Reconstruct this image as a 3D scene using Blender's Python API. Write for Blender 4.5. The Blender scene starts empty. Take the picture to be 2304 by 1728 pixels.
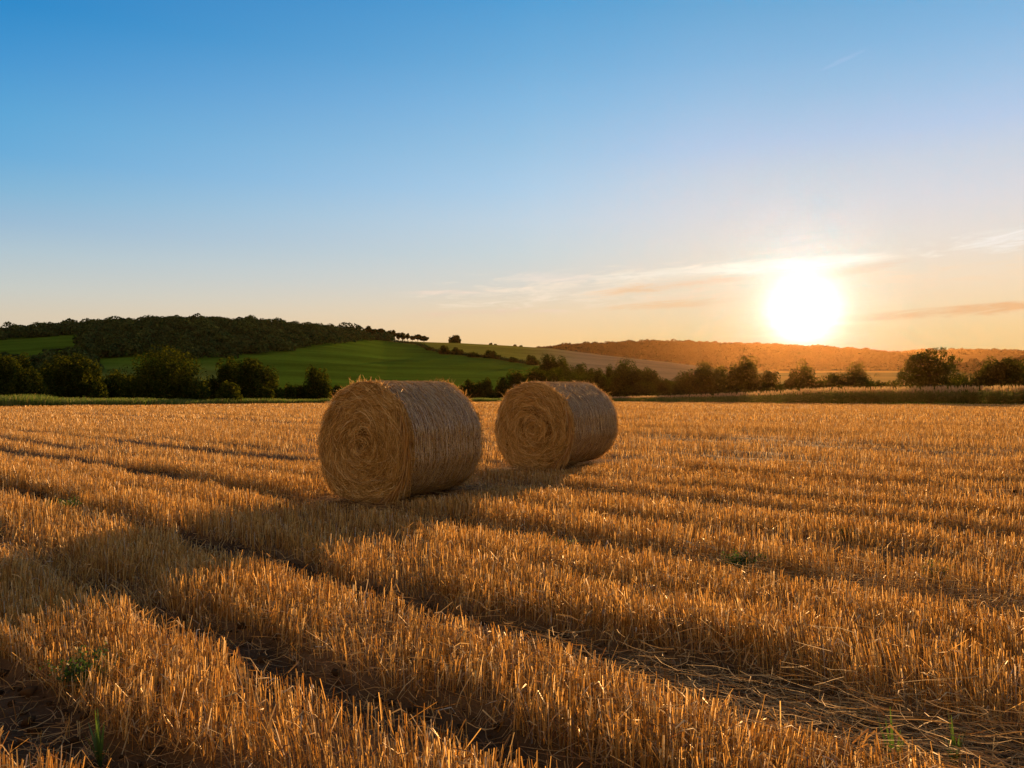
import bpy, math, random
import numpy as np

S = bpy.context.scene
COL = S.collection
rad = math.radians
RNG = np.random.default_rng(7)
CAM_H, FOC, CX, CY = 1.45, 1792.0, 1152.0, 864.0     # camera height; focal length and centre in photo pixels
HAZE_D, HAZE_G, HAZE_C, HAZE_TOP = 0.000015, 0.87, (1.0, .58, .24), 119.0
SUN_E, SUN_C = 5.0, (1.0, .54, .21)
SUN_AZ, SUN_EL = rad(20.0), rad(8.1)

# ---------------------------------------------------------------- helpers
def tag(o, label=None, cat=None, group=None, kind=None):
    if label: o['label'] = label
    if cat: o['category'] = cat
    if group: o['group'] = group
    if kind: o['kind'] = kind
    return o

def link(o, parent=None):
    COL.objects.link(o)
    if parent is not None: o.parent = parent
    return o

def empty(name, loc, rz=0.0):
    o = bpy.data.objects.new(name, None)
    o.location = loc; o.rotation_euler = (0, 0, rz); o.empty_display_size = 0.3
    return link(o)

def mesh(name, V, F, mats=None, mat_idx=None, smooth=False, attrs=None):
    V = np.asarray(V, np.float32).reshape(-1, 3)
    F = np.asarray(F, np.int32)
    k = F.shape[1]; m = len(F)
    me = bpy.data.meshes.new(name)
    me.vertices.add(len(V)); me.vertices.foreach_set('co', V.ravel())
    me.loops.add(m * k); me.loops.foreach_set('vertex_index', F.ravel())
    me.polygons.add(m)
    me.polygons.foreach_set('loop_start', np.arange(0, m * k, k, dtype=np.int32))
    if mats:
        for q in (mats if isinstance(mats, (list, tuple)) else [mats]): me.materials.append(q)
    if mat_idx is not None: me.polygons.foreach_set('material_index', np.asarray(mat_idx, np.int32))
    if smooth: me.polygons.foreach_set('use_smooth', np.ones(m, bool))
    if attrs:
        for an, av in attrs.items():
            a = me.color_attributes.new(an, 'FLOAT_COLOR', 'POINT')
            a.data.foreach_set('color', np.asarray(av, np.float32).ravel())
    me.update(calc_edges=True)
    return me

def obj(name, me, parent=None, loc=None):
    o = bpy.data.objects.new(name, me)
    if loc is not None: o.location = loc
    return link(o, parent)

class Bag:                                             # collects quads
    def __init__(s): s.V = []; s.F = []; s.M = []; s.n = 0
    def add(s, V, F, m=0):
        V = np.asarray(V, np.float32).reshape(-1, 3); F = np.asarray(F, np.int64)
        s.V.append(V); s.F.append(F + s.n); s.M.append(np.full(len(F), m, np.int32)); s.n += len(V)
    def mesh(s, name, mats, smooth=False):
        return mesh(name, np.concatenate(s.V), np.concatenate(s.F), mats, np.concatenate(s.M), smooth)

def strips(P, W, side):
    """P (n,k,3) centre lines, W (n,k) half widths, side (n,3) or (n,k,3) width direction -> quads"""
    n, k, _ = P.shape
    if side.ndim == 2: side = side[:, None, :]
    a = P - side * W[..., None]; b = P + side * W[..., None]
    V = np.stack([a, b], 2).reshape(-1, 3)             # index = (i*k+j)*2+c
    i = np.arange(n)[:, None] * k * 2; j = np.arange(k - 1)[None, :] * 2
    q = (i + j)[..., None] + np.array([0, 1, 3, 2])
    return V, q.reshape(-1, 4)

def tubes(P, Rr, sides=3):
    """P (n,k,3), Rr (n,k) -> open tubes of `sides` faces (roughly vertical ones)"""
    n, k, _ = P.shape
    ang = RNG.random(n)[:, None] * 6.28 + np.arange(sides)[None] * (2 * math.pi / sides)
    u = np.stack([np.cos(ang), np.sin(ang), 0 * ang], -1)
    V = P[:, :, None, :] + u[:, None, :, :] * Rr[..., None, None]
    base = (np.arange(n)[:, None, None] * k + np.arange(k - 1)[None, :, None]) * sides
    s0 = np.arange(sides)[None, None]; s1 = (s0 + 1) % sides
    q = np.stack([base + s0, base + s1, base + sides + s1, base + sides + s0], -1)
    return V.reshape(-1, 3), q.reshape(-1, 4)

def tube_path(pts, radii, sides=7):
    pts = np.asarray(pts, float); n = len(pts)
    t = np.gradient(pts, axis=0); t /= np.linalg.norm(t, axis=1)[:, None] + 1e-9
    ref = np.array([1.0, 0.13, 0.07])
    u = np.cross(t, ref); u /= np.linalg.norm(u, axis=1)[:, None] + 1e-9
    v = np.cross(t, u)
    a = np.arange(sides) * 2 * math.pi / sides
    V = pts[:, None] + (np.cos(a)[None, :, None] * u[:, None] + np.sin(a)[None, :, None] * v[:, None]) * np.asarray(radii)[:, None, None]
    i = np.arange(n - 1)[:, None] * sides; s0 = np.arange(sides)[None]; s1 = (s0 + 1) % sides
    q = np.stack([i + s0, i + s1, i + sides + s1, i + sides + s0], -1)
    return V.reshape(-1, 3), q.reshape(-1, 4)

def unit(v): return v / (np.linalg.norm(v, axis=-1, keepdims=True) + 1e-9)

def leaves(C, size, rng, up=0.0, nr=None):
    """one diamond quad per centre, random orientation"""
    n = len(C)
    nrm = rng.normal(size=(n, 3)); nrm[:, 2] += up
    if nr is not None: nrm = nrm * .38 + nr
    nrm = unit(nrm)
    u = unit(np.cross(nrm, rng.normal(size=(n, 3)))); v = np.cross(nrm, u)
    s = (np.asarray(size) * rng.uniform(0.65, 1.35, n))[:, None]
    V = np.stack([C + u * s, C + v * s * 0.62, C - u * s, C - v * s * 0.62], 1).reshape(-1, 3)
    return V, np.arange(4 * n).reshape(n, 4)

# value noise on a plane
_T = np.random.default_rng(3).random((256, 256))
def vnoise(x, y):
    xi = np.floor(x).astype(int); yi = np.floor(y).astype(int)
    fx = x - xi; fy = y - yi; fx = fx * fx * (3 - 2 * fx); fy = fy * fy * (3 - 2 * fy)
    g = lambda a, b: _T[(xi + a) & 255, (yi + b) & 255]
    return (g(0, 0) * (1 - fx) + g(1, 0) * fx) * (1 - fy) + (g(0, 1) * (1 - fx) + g(1, 1) * fx) * fy
def fbm(x, y, o=3):
    r = 0; a = 0.5
    for k in range(o): r = r + a * vnoise(x * 2 ** k + 17 * k, y * 2 ** k + 5 * k); a *= 0.5
    return r / (1 - 0.5 ** o)
def sstep(a, b, x):
    t = np.clip((x - a) / (b - a), 0, 1); return t * t * (3 - 2 * t)

# ---------------------------------------------------------------- materials
def nodes(name):
    m = bpy.data.materials.new(name); m.use_nodes = True
    nt = m.node_tree; nt.nodes.clear()
    return m, nt
def N(nt, t, **k):
    n = nt.nodes.new(t)
    for a, b in k.items(): setattr(n, a, b)
    return n
def ramp(nt, fac, stops, interp='LINEAR'):
    r = N(nt, 'ShaderNodeValToRGB'); r.color_ramp.interpolation = interp
    e = r.color_ramp.elements
    while len(e) < len(stops): e.new(0.5)
    for q, (p, c) in zip(e, stops): q.position = p; q.color = (*c, 1) if len(c) == 3 else c
    nt.links.new(fac, r.inputs[0]); return r.outputs[0]
def noise(nt, scale, detail=3, vec=None, rough=0.55):
    n = N(nt, 'ShaderNodeTexNoise'); n.inputs['Scale'].default_value = scale
    n.inputs['Detail'].default_value = detail; n.inputs['Roughness'].default_value = rough
    if vec is not None: nt.links.new(vec, n.inputs['Vector'])
    return n.outputs['Fac']
def mixc(nt, f, a, b, mode='MIX'):
    n = N(nt, 'ShaderNodeMix', data_type='RGBA', blend_type=mode)
    for s, v in ((n.inputs['Factor'], f), (n.inputs['A'], a), (n.inputs['B'], b)):
        if isinstance(v, (int, float)): s.default_value = v
        elif isinstance(v, tuple): s.default_value = (*v, 1)
        else: nt.links.new(v, s)
    return n.outputs['Result']
def math1(nt, op, a, b=None, c=None):
    n = N(nt, 'ShaderNodeMath', operation=op)
    for i, v in enumerate((a, b, c)):
        if v is None: continue
        if isinstance(v, (int, float)): n.inputs[i].default_value = v
        else: nt.links.new(v, n.inputs[i])
    return n.outputs[0]

def thin_mat(name, stops, transl=0.4, gloss=0.08, rough=0.5, tint=None, noise_scale=None, vary=0.0):
    """fibrous or leafy surface: diffuse + translucent + a little gloss; colour varies from piece to piece"""
    m, nt = nodes(name); L = nt.links
    g = N(nt, 'ShaderNodeNewGeometry')
    fac = g.outputs['Random Per Island']
    if noise_scale:
        tc = N(nt, 'ShaderNodeTexCoord')
        nz = noise(nt, noise_scale, 3, tc.outputs['Object'])
        fac = math1(nt, 'ADD', math1(nt, 'MULTIPLY', fac, 0.55), math1(nt, 'MULTIPLY', math1(nt, 'SUBTRACT', nz, 0.28), 1.0))
    c = ramp(nt, fac, stops)
    d = N(nt, 'ShaderNodeBsdfDiffuse'); L.new(c, d.inputs['Color'])
    t = N(nt, 'ShaderNodeBsdfTranslucent')
    ct = mixc(nt, 1.0, c, tint, 'MULTIPLY') if tint else c
    L.new(ct, t.inputs['Color'])
    mx = N(nt, 'ShaderNodeMixShader'); mx.inputs[0].default_value = transl
    if vary:                                           # translucency differs at random from stalk to stalk
        r2 = math1(nt, 'FRACT', math1(nt, 'MULTIPLY', g.outputs['Random Per Island'], 37.31))
        L.new(math1(nt, 'ADD', transl * (1 - vary), math1(nt, 'MULTIPLY', math1(nt, 'POWER', r2, 1.6), transl * vary * 2.2)), mx.inputs[0])
    L.new(d.outputs[0], mx.inputs[1]); L.new(t.outputs[0], mx.inputs[2])
    out = mx.outputs[0]
    if gloss:
        gl = N(nt, 'ShaderNodeBsdfGlossy'); gl.inputs['Roughness'].default_value = rough
        gl.inputs['Color'].default_value = (0.9, 0.85, 0.75, 1)
        m2 = N(nt, 'ShaderNodeMixShader'); m2.inputs[0].default_value = gloss
        L.new(out, m2.inputs[1]); L.new(gl.outputs[0], m2.inputs[2]); out = m2.outputs[0]
    o = N(nt, 'ShaderNodeOutputMaterial'); L.new(out, o.inputs[0])
    return m

M = {}
M['stubble'] = thin_mat('stubble_straw', [(0, (.22, .095, .016)), (.45, (.53, .29, .065)), (.8, (.70, .45, .14)), (.93, (.80, .60, .28)), (1, (.55, .48, .38))], .44, .06, .4, vary=.85)
M['litter'] = thin_mat('loose_straw_litter', [(0, (.24, .12, .035)), (.5, (.44, .26, .08)), (1, (.62, .43, .18))], .25, .04, .5)
M['bale_end'] = thin_mat('bale_end_straw', [(0, (.26, .13, .025)), (.4, (.60, .38, .11)), (.7, (.78, .55, .21)), (1, (.92, .76, .42))], .25, .08, .45)
M['bale_side'] = thin_mat('bale_side_straw', [(0, (.28, .14, .025)), (.5, (.54, .33, .09)), (1, (.74, .54, .22))], .2, .08, .4)
M['net'] = thin_mat('bale_net', [(0, (.64, .50, .32)), (1, (.84, .70, .48))], .15, .12, .4)
M['leaf'] = thin_mat('tree_leaves', [(0, (.014, .026, .005)), (.5, (.032, .048, .009)), (1, (.062, .082, .015))], .44, .0, .5, (2.0, 1.6, .4))
M['leaf_far'] = thin_mat('distant_leaves', [(0, (.010, .025, .008)), (.5, (.042, .070, .022)), (1, (.11, .14, .042))], .12, .0, .5, noise_scale=.11)
M['leaf_ridge'] = thin_mat('ridge_leaves', [(0, (.010, .012, .006)), (.5, (.018, .020, .010)), (1, (.03, .03, .015))], .05, .0, .5, noise_scale=.03)
M['grass'] = thin_mat('verge_grass', [(0, (.07, .14, .015)), (.6, (.13, .21, .03)), (1, (.28, .24, .07))], .55, .03, .5)
M['maize'] = thin_mat('maize_leaf', [(0, (.14, .17, .022)), (.6, (.23, .26, .04)), (1, (.38, .32, .08))], .6, .04, .45)
M['tassel'] = thin_mat('maize_tassel', [(0, (.5, .34, .13)), (1, (.72, .54, .26))], .5, .03, .5)
M['weed'] = thin_mat('weed_leaf', [(0, (.04, .10, .012)), (1, (.10, .18, .03))], .5, .04, .45)

def bark():
    m, nt = nodes('bark'); L = nt.links
    tc = N(nt, 'ShaderNodeTexCoord')
    c = ramp(nt, noise(nt, 6, 4, tc.outputs['Object']), [(.3, (.03, .022, .014)), (.7, (.10, .075, .05))])
    b = N(nt, 'ShaderNodeBsdfPrincipled'); b.inputs['Roughness'].default_value = .9; L.new(c, b.inputs['Base Color'])
    o = N(nt, 'ShaderNodeOutputMaterial'); L.new(b.outputs[0], o.inputs[0]); return m
M['bark'] = bark()

def core_mat():
    m, nt = nodes('packed_straw'); L = nt.links
    tc = N(nt, 'ShaderNodeTexCoord')
    mp = N(nt, 'ShaderNodeMapping'); mp.inputs['Scale'].default_value = (1, 1, 1); L.new(tc.outputs['Object'], mp.inputs[0])
    c = ramp(nt, noise(nt, 60, 4, mp.outputs[0], .7), [(.3, (.06, .028, .005)), (.55, (.18, .09, .018)), (.75, (.32, .18, .04))])
    b = N(nt, 'ShaderNodeBsdfPrincipled'); b.inputs['Roughness'].default_value = .85; L.new(c, b.inputs['Base Color'])
    bp = N(nt, 'ShaderNodeBump'); bp.inputs['Strength'].default_value = .8; bp.inputs['Distance'].default_value = .02
    L.new(noise(nt, 45, 4, mp.outputs[0], .7), bp.inputs['Height']); L.new(bp.outputs[0], b.inputs['Normal'])
    o = N(nt, 'ShaderNodeOutputMaterial'); L.new(b.outputs[0], o.inputs[0]); return m
M['core'] = core_mat()

def field_mat():
    m, nt = nodes('stubble_soil'); L = nt.links
    tc = N(nt, 'ShaderNodeTexCoord'); P = tc.outputs['Object']
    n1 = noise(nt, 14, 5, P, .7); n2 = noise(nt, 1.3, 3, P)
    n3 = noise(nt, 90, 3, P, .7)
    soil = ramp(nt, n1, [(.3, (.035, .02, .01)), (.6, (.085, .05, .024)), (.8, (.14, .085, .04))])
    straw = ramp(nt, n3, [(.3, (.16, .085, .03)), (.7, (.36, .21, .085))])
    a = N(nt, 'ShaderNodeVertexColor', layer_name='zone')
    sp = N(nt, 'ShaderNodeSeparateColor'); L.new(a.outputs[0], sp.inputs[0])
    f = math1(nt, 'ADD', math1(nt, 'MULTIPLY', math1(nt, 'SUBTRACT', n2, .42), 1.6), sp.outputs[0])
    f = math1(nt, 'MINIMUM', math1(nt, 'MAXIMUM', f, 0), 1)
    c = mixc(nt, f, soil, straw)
    b = N(nt, 'ShaderNodeBsdfPrincipled'); b.inputs['Roughness'].default_value = .95; L.new(c, b.inputs['Base Color'])
    b.inputs['Specular IOR Level'].default_value = .1
    bp = N(nt, 'ShaderNodeBump'); bp.inputs['Strength'].default_value = .7; bp.inputs['Distance'].default_value = .03
    L.new(n1, bp.inputs['Height']); L.new(bp.outputs[0], b.inputs['Normal'])
    o = N(nt, 'ShaderNodeOutputMaterial'); L.new(b.outputs[0], o.inputs[0]); return m
M['field'] = field_mat()

def hill_mat():
    m, nt = nodes('pasture_and_crops'); L = nt.links
    tc = N(nt, 'ShaderNodeTexCoord'); P = tc.outputs['Object']
    mp = N(nt, 'ShaderNodeMapping'); mp.inputs['Rotation'].default_value = (0, 0, rad(20)); mp.inputs['Scale'].default_value = (.25, 1, .3)
    L.new(P, mp.inputs[0])
    n1 = noise(nt, .05, 5, mp.outputs[0], .65); n2 = noise(nt, .6, 4, P, .7)
    a = N(nt, 'ShaderNodeVertexColor', layer_name='zone')
    v = math1(nt, 'ADD', math1(nt, 'MULTIPLY', n1, 1.7), math1(nt, 'MULTIPLY', n2, .9))
    v = math1(nt, 'MAXIMUM', math1(nt, 'ADD', v, -.3), .2)
    cb = N(nt, 'ShaderNodeCombineColor')
    for i in range(3): L.new(v, cb.inputs[i])
    c = mixc(nt, 1.0, a.outputs[0], cb.outputs[0], 'MULTIPLY')
    b = N(nt, 'ShaderNodeBsdfPrincipled'); b.inputs['Roughness'].default_value = 1; b.inputs['Specular IOR Level'].default_value = 0
    L.new(c, b.inputs['Base Color'])
    o = N(nt, 'ShaderNodeOutputMaterial'); L.new(b.outputs[0], o.inputs[0]); return m
M['hill'] = hill_mat()

# ---------------------------------------------------------------- the lie of the land
def kn(t, pts):                                        # photo column -> value
    p = np.array(pts, float); return np.interp(t * FOC + CX, p[:, 0], p[:, 1])
CREST1 = [(-800, 800), (-300, 775), (0, 753), (200, 738), (390, 727), (500, 731), (643, 738), (734, 746), (812, 757), (865, 766), (930, 768), (1023, 771), (1115, 776), (1172, 780), (1240, 784), (1350, 798), (1469, 811), (1573, 822), (1650, 838), (1720, 850), (1800, 853), (3000, 855)]
CREST2 = [(-500, 850), (900, 840), (1100, 800), (1198, 790), (1273, 781), (1365, 776), (1443, 772), (1502, 772), (1606, 777), (1762, 781), (1840, 786), (1970, 794), (2035, 800), (2080, 812), (2158, 825), (2300, 835), (3000, 835)]
MID = [(-800, 838), (2080, 838), (2120, 830), (2195, 819), (2240, 822), (2304, 811), (2450, 800), (3000, 800)]
FOOT = [(-800, 836), (2060, 836), (2150, 846), (3000, 846)]
CREST3 = [(-800, 830), (1850, 822), (1960, 803), (2035, 795), (2050, 793), (2100, 791), (2200, 790), (2304, 792), (2600, 795), (3000, 805)]
EDGE = [(-900, 70), (-300, 78), (0, 82), (300, 96), (576, 115), (850, 140), (1076, 160), (1250, 165), (1400, 160), (1500, 149), (1700, 130), (1850, 115), (2304, 103), (2700, 98), (3300, 95)]
def edge(t): return kn(t, EDGE)
def zpx(t, D, pts): return CAM_H + (CY - kn(t, pts)) / FOC * D
SL = 0.0158
def zfield(D): 
    u = (D - 22) / 5.0
    return -SL * 5.0 * np.log1p(np.exp(np.clip(u, -30, 30))) - SL * np.maximum(D - 22 - 150, 0)
KD = np.array([0, 175, 250, 700, 950, 1100, 1200, 1500, 2000, 2600, 3600.0])
def terrain(x, y):
    x = np.asarray(x, float); y = np.asarray(y, float)
    D = np.maximum(y, 0); t = np.clip(x / np.maximum(y, 20), -1.3, 1.3)
    zf = zfield(np.minimum(D, 172.0))
    z170 = zfield(np.full_like(D, 172.0))
    Z = [z170, z170, z170 - .3, zpx(t, 700, CREST1), None, zpx(t, 1100, MID), zpx(t, 1200, FOOT), zpx(t, 1500, CREST2), None, zpx(t, 2600, CREST3), z170]
    Z[4] = np.minimum(zpx(t, 950, [(0, 846), (3000, 846)]), 1e9)
    Z[8] = np.full_like(D, 25.0)
    # the crest of the near hill also drops behind it
    z = zf.copy()
    for i in range(1, len(KD) - 1):
        m = (D >= KD[i]) & (D < KD[i + 1])
        s = (D - KD[i]) / (KD[i + 1] - KD[i]); sm = s * s * (3 - 2 * s)
        if i == 2: w = .55 * s + .45 * sm
        elif i == 1: w = s
        else: w = .35 * s + .65 * sm
        z = np.where(m, Z[i] * (1 - w) + Z[i + 1] * w, z)
    z = np.where(D >= KD[-1], Z[-1], z)
    far = sstep(200, 400, D)
    z = z + far * (fbm(x / 90 + 40, y / 90, 3) - .5) * np.minimum(D / 700, 1.5) * 2.0
    return z
def raydepth(px, py, d0, d1, n=900):                   # where the line of sight through a photo pixel meets the land
    D = np.linspace(d0, d1, n); t = (px - CX) / FOC
    zr = CAM_H + (CY - py) / FOC * D
    hit = np.nonzero(terrain(t * D, D) >= zr)[0]
    return D[hit[0]] if len(hit) else d1

# stubble rows run away to the left; ruts and bare strips lie across direction RN
RD = np.array([-.743, .669]); RN = np.array([.669, .743])
RUTS = [(-4.6, .4, .9), (-3.2, .4, .9), (-1.6, .45, 1), (-.3, .4, .9), (1.18, .38, .95), (2.24, .26, .9), (3.40, .29, .9), (4.5, .14, .5), (5.55, .40, 1), (6.75, .34, .85), (8.45, .48, 1), (9.6, .3, .7), (10.6, .3, .6), (11.7, .52, 1), (13.0, .48, .85),
        (14.4, .4, .6), (15.6, .5, .85), (17.0, .4, .6), (18.4, .7, 1), (19.9, .6, .85), (21.5, .5, .6), (22.9, .6, .8), (26, .8, 1), (27.8, .7, .8), (29.6, .6, .6), (31.5, .8, .8), (35, .9, 1), (37, .8, .8), (39.5, .8, .6), (42, 1, .9), (45.5, 1, 1), (48, .9, .8), (53, 1.2, .9), (58, 1.2, 1), (61, 1.1, .8), (67, 1.4, .9), (73, 1.4, 1), (77, 1.2, .8), (84, 1.6, .9), (92, 1.6, 1), (101, 1.8, .9), (110, 1.8, 1)]
def rut(x, y):
    n = x * RN[0] + y * RN[1]; d = x * RD[0] + y * RD[1]
    n = n + (vnoise(d / 2.3, n / 6) - .5) * .26 + (vnoise(d / .5, n * 1.7) - .5) * .16
    r = np.zeros_like(n)
    for c, w, a in RUTS:
        am = a * (.55 + .45 * sstep(.3, .55, vnoise(d / 5 + c * 3, n * 0 + c)))
        w2 = w * (.75 + .5 * vnoise(d / 1.7 + c, n * 0 + c * 5))
        if c == 3.40: w2 = w2 * (1 + .9 * sstep(3.2, 1.4, d))
        r = np.maximum(r, am * (1 - sstep(w2 * .45, w2 * .95, np.abs(n - c))))
    return r
BALES = [(-1.832, 9.778, .534, 1.515, 1.58), (.350, 13.50, .50, 1.515, 2.08)]   # front-face x, y, axis azimuth, diameter, width
def near_bale(x, y, pad):                             # 1 inside a bale's footprint grown by pad
    r = np.zeros_like(x)
    for bx, by, az, D, Lb in BALES:
        a = np.array([math.sin(az), math.cos(az)]); u = np.array([a[1], -a[0]])
        s = (x - bx) * a[0] + (y - by) * a[1]; q = (x - bx) * u[0] + (y - by) * u[1]
        ds = np.maximum(np.maximum(-s, s - Lb), 0); dq = np.maximum(np.abs(q) - .45, 0)
        r = np.maximum(r, 1 - sstep(pad * .4, pad, np.hypot(ds, dq)))
    return r
def micro(x, y):                                       # fine relief of the near field
    fade = 1 - sstep(18, 40, np.hypot(x, y))
    return fade * (-.05 * rut(x, y) + .05 * (fbm(x * 1.6, y * 1.6, 3) - .5) + .03 * (fbm(x * 7, y * 7, 2) - .5))
def ground_z(x, y): return terrain(x, y) + micro(x, y)

def in_poly(px, py, poly):
    r = np.zeros(px.shape, bool); p = np.array(poly, float); j = len(p) - 1
    for i in range(len(p)):
        c = ((p[i, 1] > py) != (p[j, 1] > py)) & (px < (p[j, 0] - p[i, 0]) * (py - p[i, 1]) / (p[j, 1] - p[i, 1] + 1e-9) + p[i, 0])
        r ^= c; j = i
    return r
def to_px(x, y, z):
    y = np.maximum(y, 1e-3); return CX + FOC * x / y, CY - FOC * (z - CAM_H) / y
HEDGE = [(870, 768), (940, 776), (965, 787), (1000, 796), (1029, 798), (1065, 804), (1104, 806), (1155, 815), (1199, 821), (1232, 826), (1266, 833), (1330, 842), (1420, 850), (1500, 858)]

def build_ground():
    th = np.concatenate([np.arange(-50, 50.01, .25), np.arange(53, 310, 3.0)])
    th = np.radians(th); nt_ = len(th)
    r = np.concatenate([[0.02], np.exp(np.linspace(math.log(.6), math.log(3550), 470))])
    # extra rings where the land turns
    TH, R = np.meshgrid(th, r)
    X = np.sin(TH) * R; Y = np.cos(TH) * R
    Z = terrain(X, Y) + micro(X, Y)
    t = X / np.maximum(Y, 20)
    E = edge(np.clip(t, -1.3, 1.3))
    px, py = to_px(X, Y, Z)
    n, k = X.shape
    i = np.arange(n - 1)[:, None]; j = np.arange(k)[None]; j1 = (j + 1) % k
    F = np.stack([i * k + j, i * k + j1, (i + 1) * k + j1, (i + 1) * k + j], -1).reshape(-1, 4)[:, ::-1]
    V = np.stack([X, Y, Z], -1).reshape(-1, 3)
    # colour zones of the land (what grows there)
    z = np.zeros((n, k, 4)); z[..., 3] = 1
    G = dict(field=np.array([.5, .5, .5]), green=np.array([.085, .145, .012]), lush=np.array([.22, .21, .03]), tan=np.array([.26, .19, .10]), wood=np.array([.015, .017, .008]), gold=np.array([.40, .30, .08]), pale=np.array([.11, .14, .03]))
    inhill = (Y > 175)
    hy = np.interp(px, [p[0] for p in HEDGE], [p[1] for p in HEDGE])
    above = sstep(2, -2, py - hy) * sstep(868, 880, px)
    c = G['green'] + 0 * z[..., :3]
    right = G['lush'] * (1 - sstep(1150, 1330, px))[..., None] + G['tan'] * sstep(1150, 1330, px)[..., None]
    c = c * (1 - above[..., None]) + right * above[..., None]
    lf = (sstep(640, 560, px) * sstep(400, 320, Y))[..., None]
    c = c * (1 - lf) + G['pale'] * lf
    v2 = sstep(840, 900, Y)[..., None]
    st = sstep(.42, .5, vnoise(Y / 70 + 3, X / 900))[..., None]
    c = c * (1 - v2) + (G['gold'] * st + np.array([.16, .16, .05]) * (1 - st)) * v2
    v3 = (sstep(1195, 1235, Y))[..., None]
    c = c * (1 - v3) + G['wood'] * v3
    vr = (sstep(1560, 1700, px) * sstep(170, 260, Y) * (1 - sstep(840, 900, Y)))[..., None]
    c = c * (1 - vr) + np.array([.26, .21, .06]) * vr
    z[..., :3] = c
    isf = (Y <= E)
    rt = rut(X, Y)
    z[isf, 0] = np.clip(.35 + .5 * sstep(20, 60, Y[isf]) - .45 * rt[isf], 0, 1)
    z[isf, 1] = 0; z[isf, 2] = 0
    ff = isf.reshape(-1)[F].all(1)
    A = z.reshape(-1, 4)
    def sub(name, mask, mat, label):
        Fm = F[mask]; u, inv = np.unique(Fm, return_inverse=True)
        me = mesh(name, V[u], inv.reshape(-1, 4), mat, smooth=True, attrs={'zone': A[u]})
        return tag(obj(name, me), kind='structure', label=label)
    Yc = Y.reshape(-1)[F].mean(1)
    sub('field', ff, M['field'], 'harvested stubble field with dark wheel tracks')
    sub('hillside', ~ff & (Yc < 1080), M['hill'], 'green hillside with meadows beyond the stubble field')
    sub('distant_hills', ~ff & (Yc >= 1080), M['hill'], 'low wooded ridges along the horizon')
build_ground()

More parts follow.
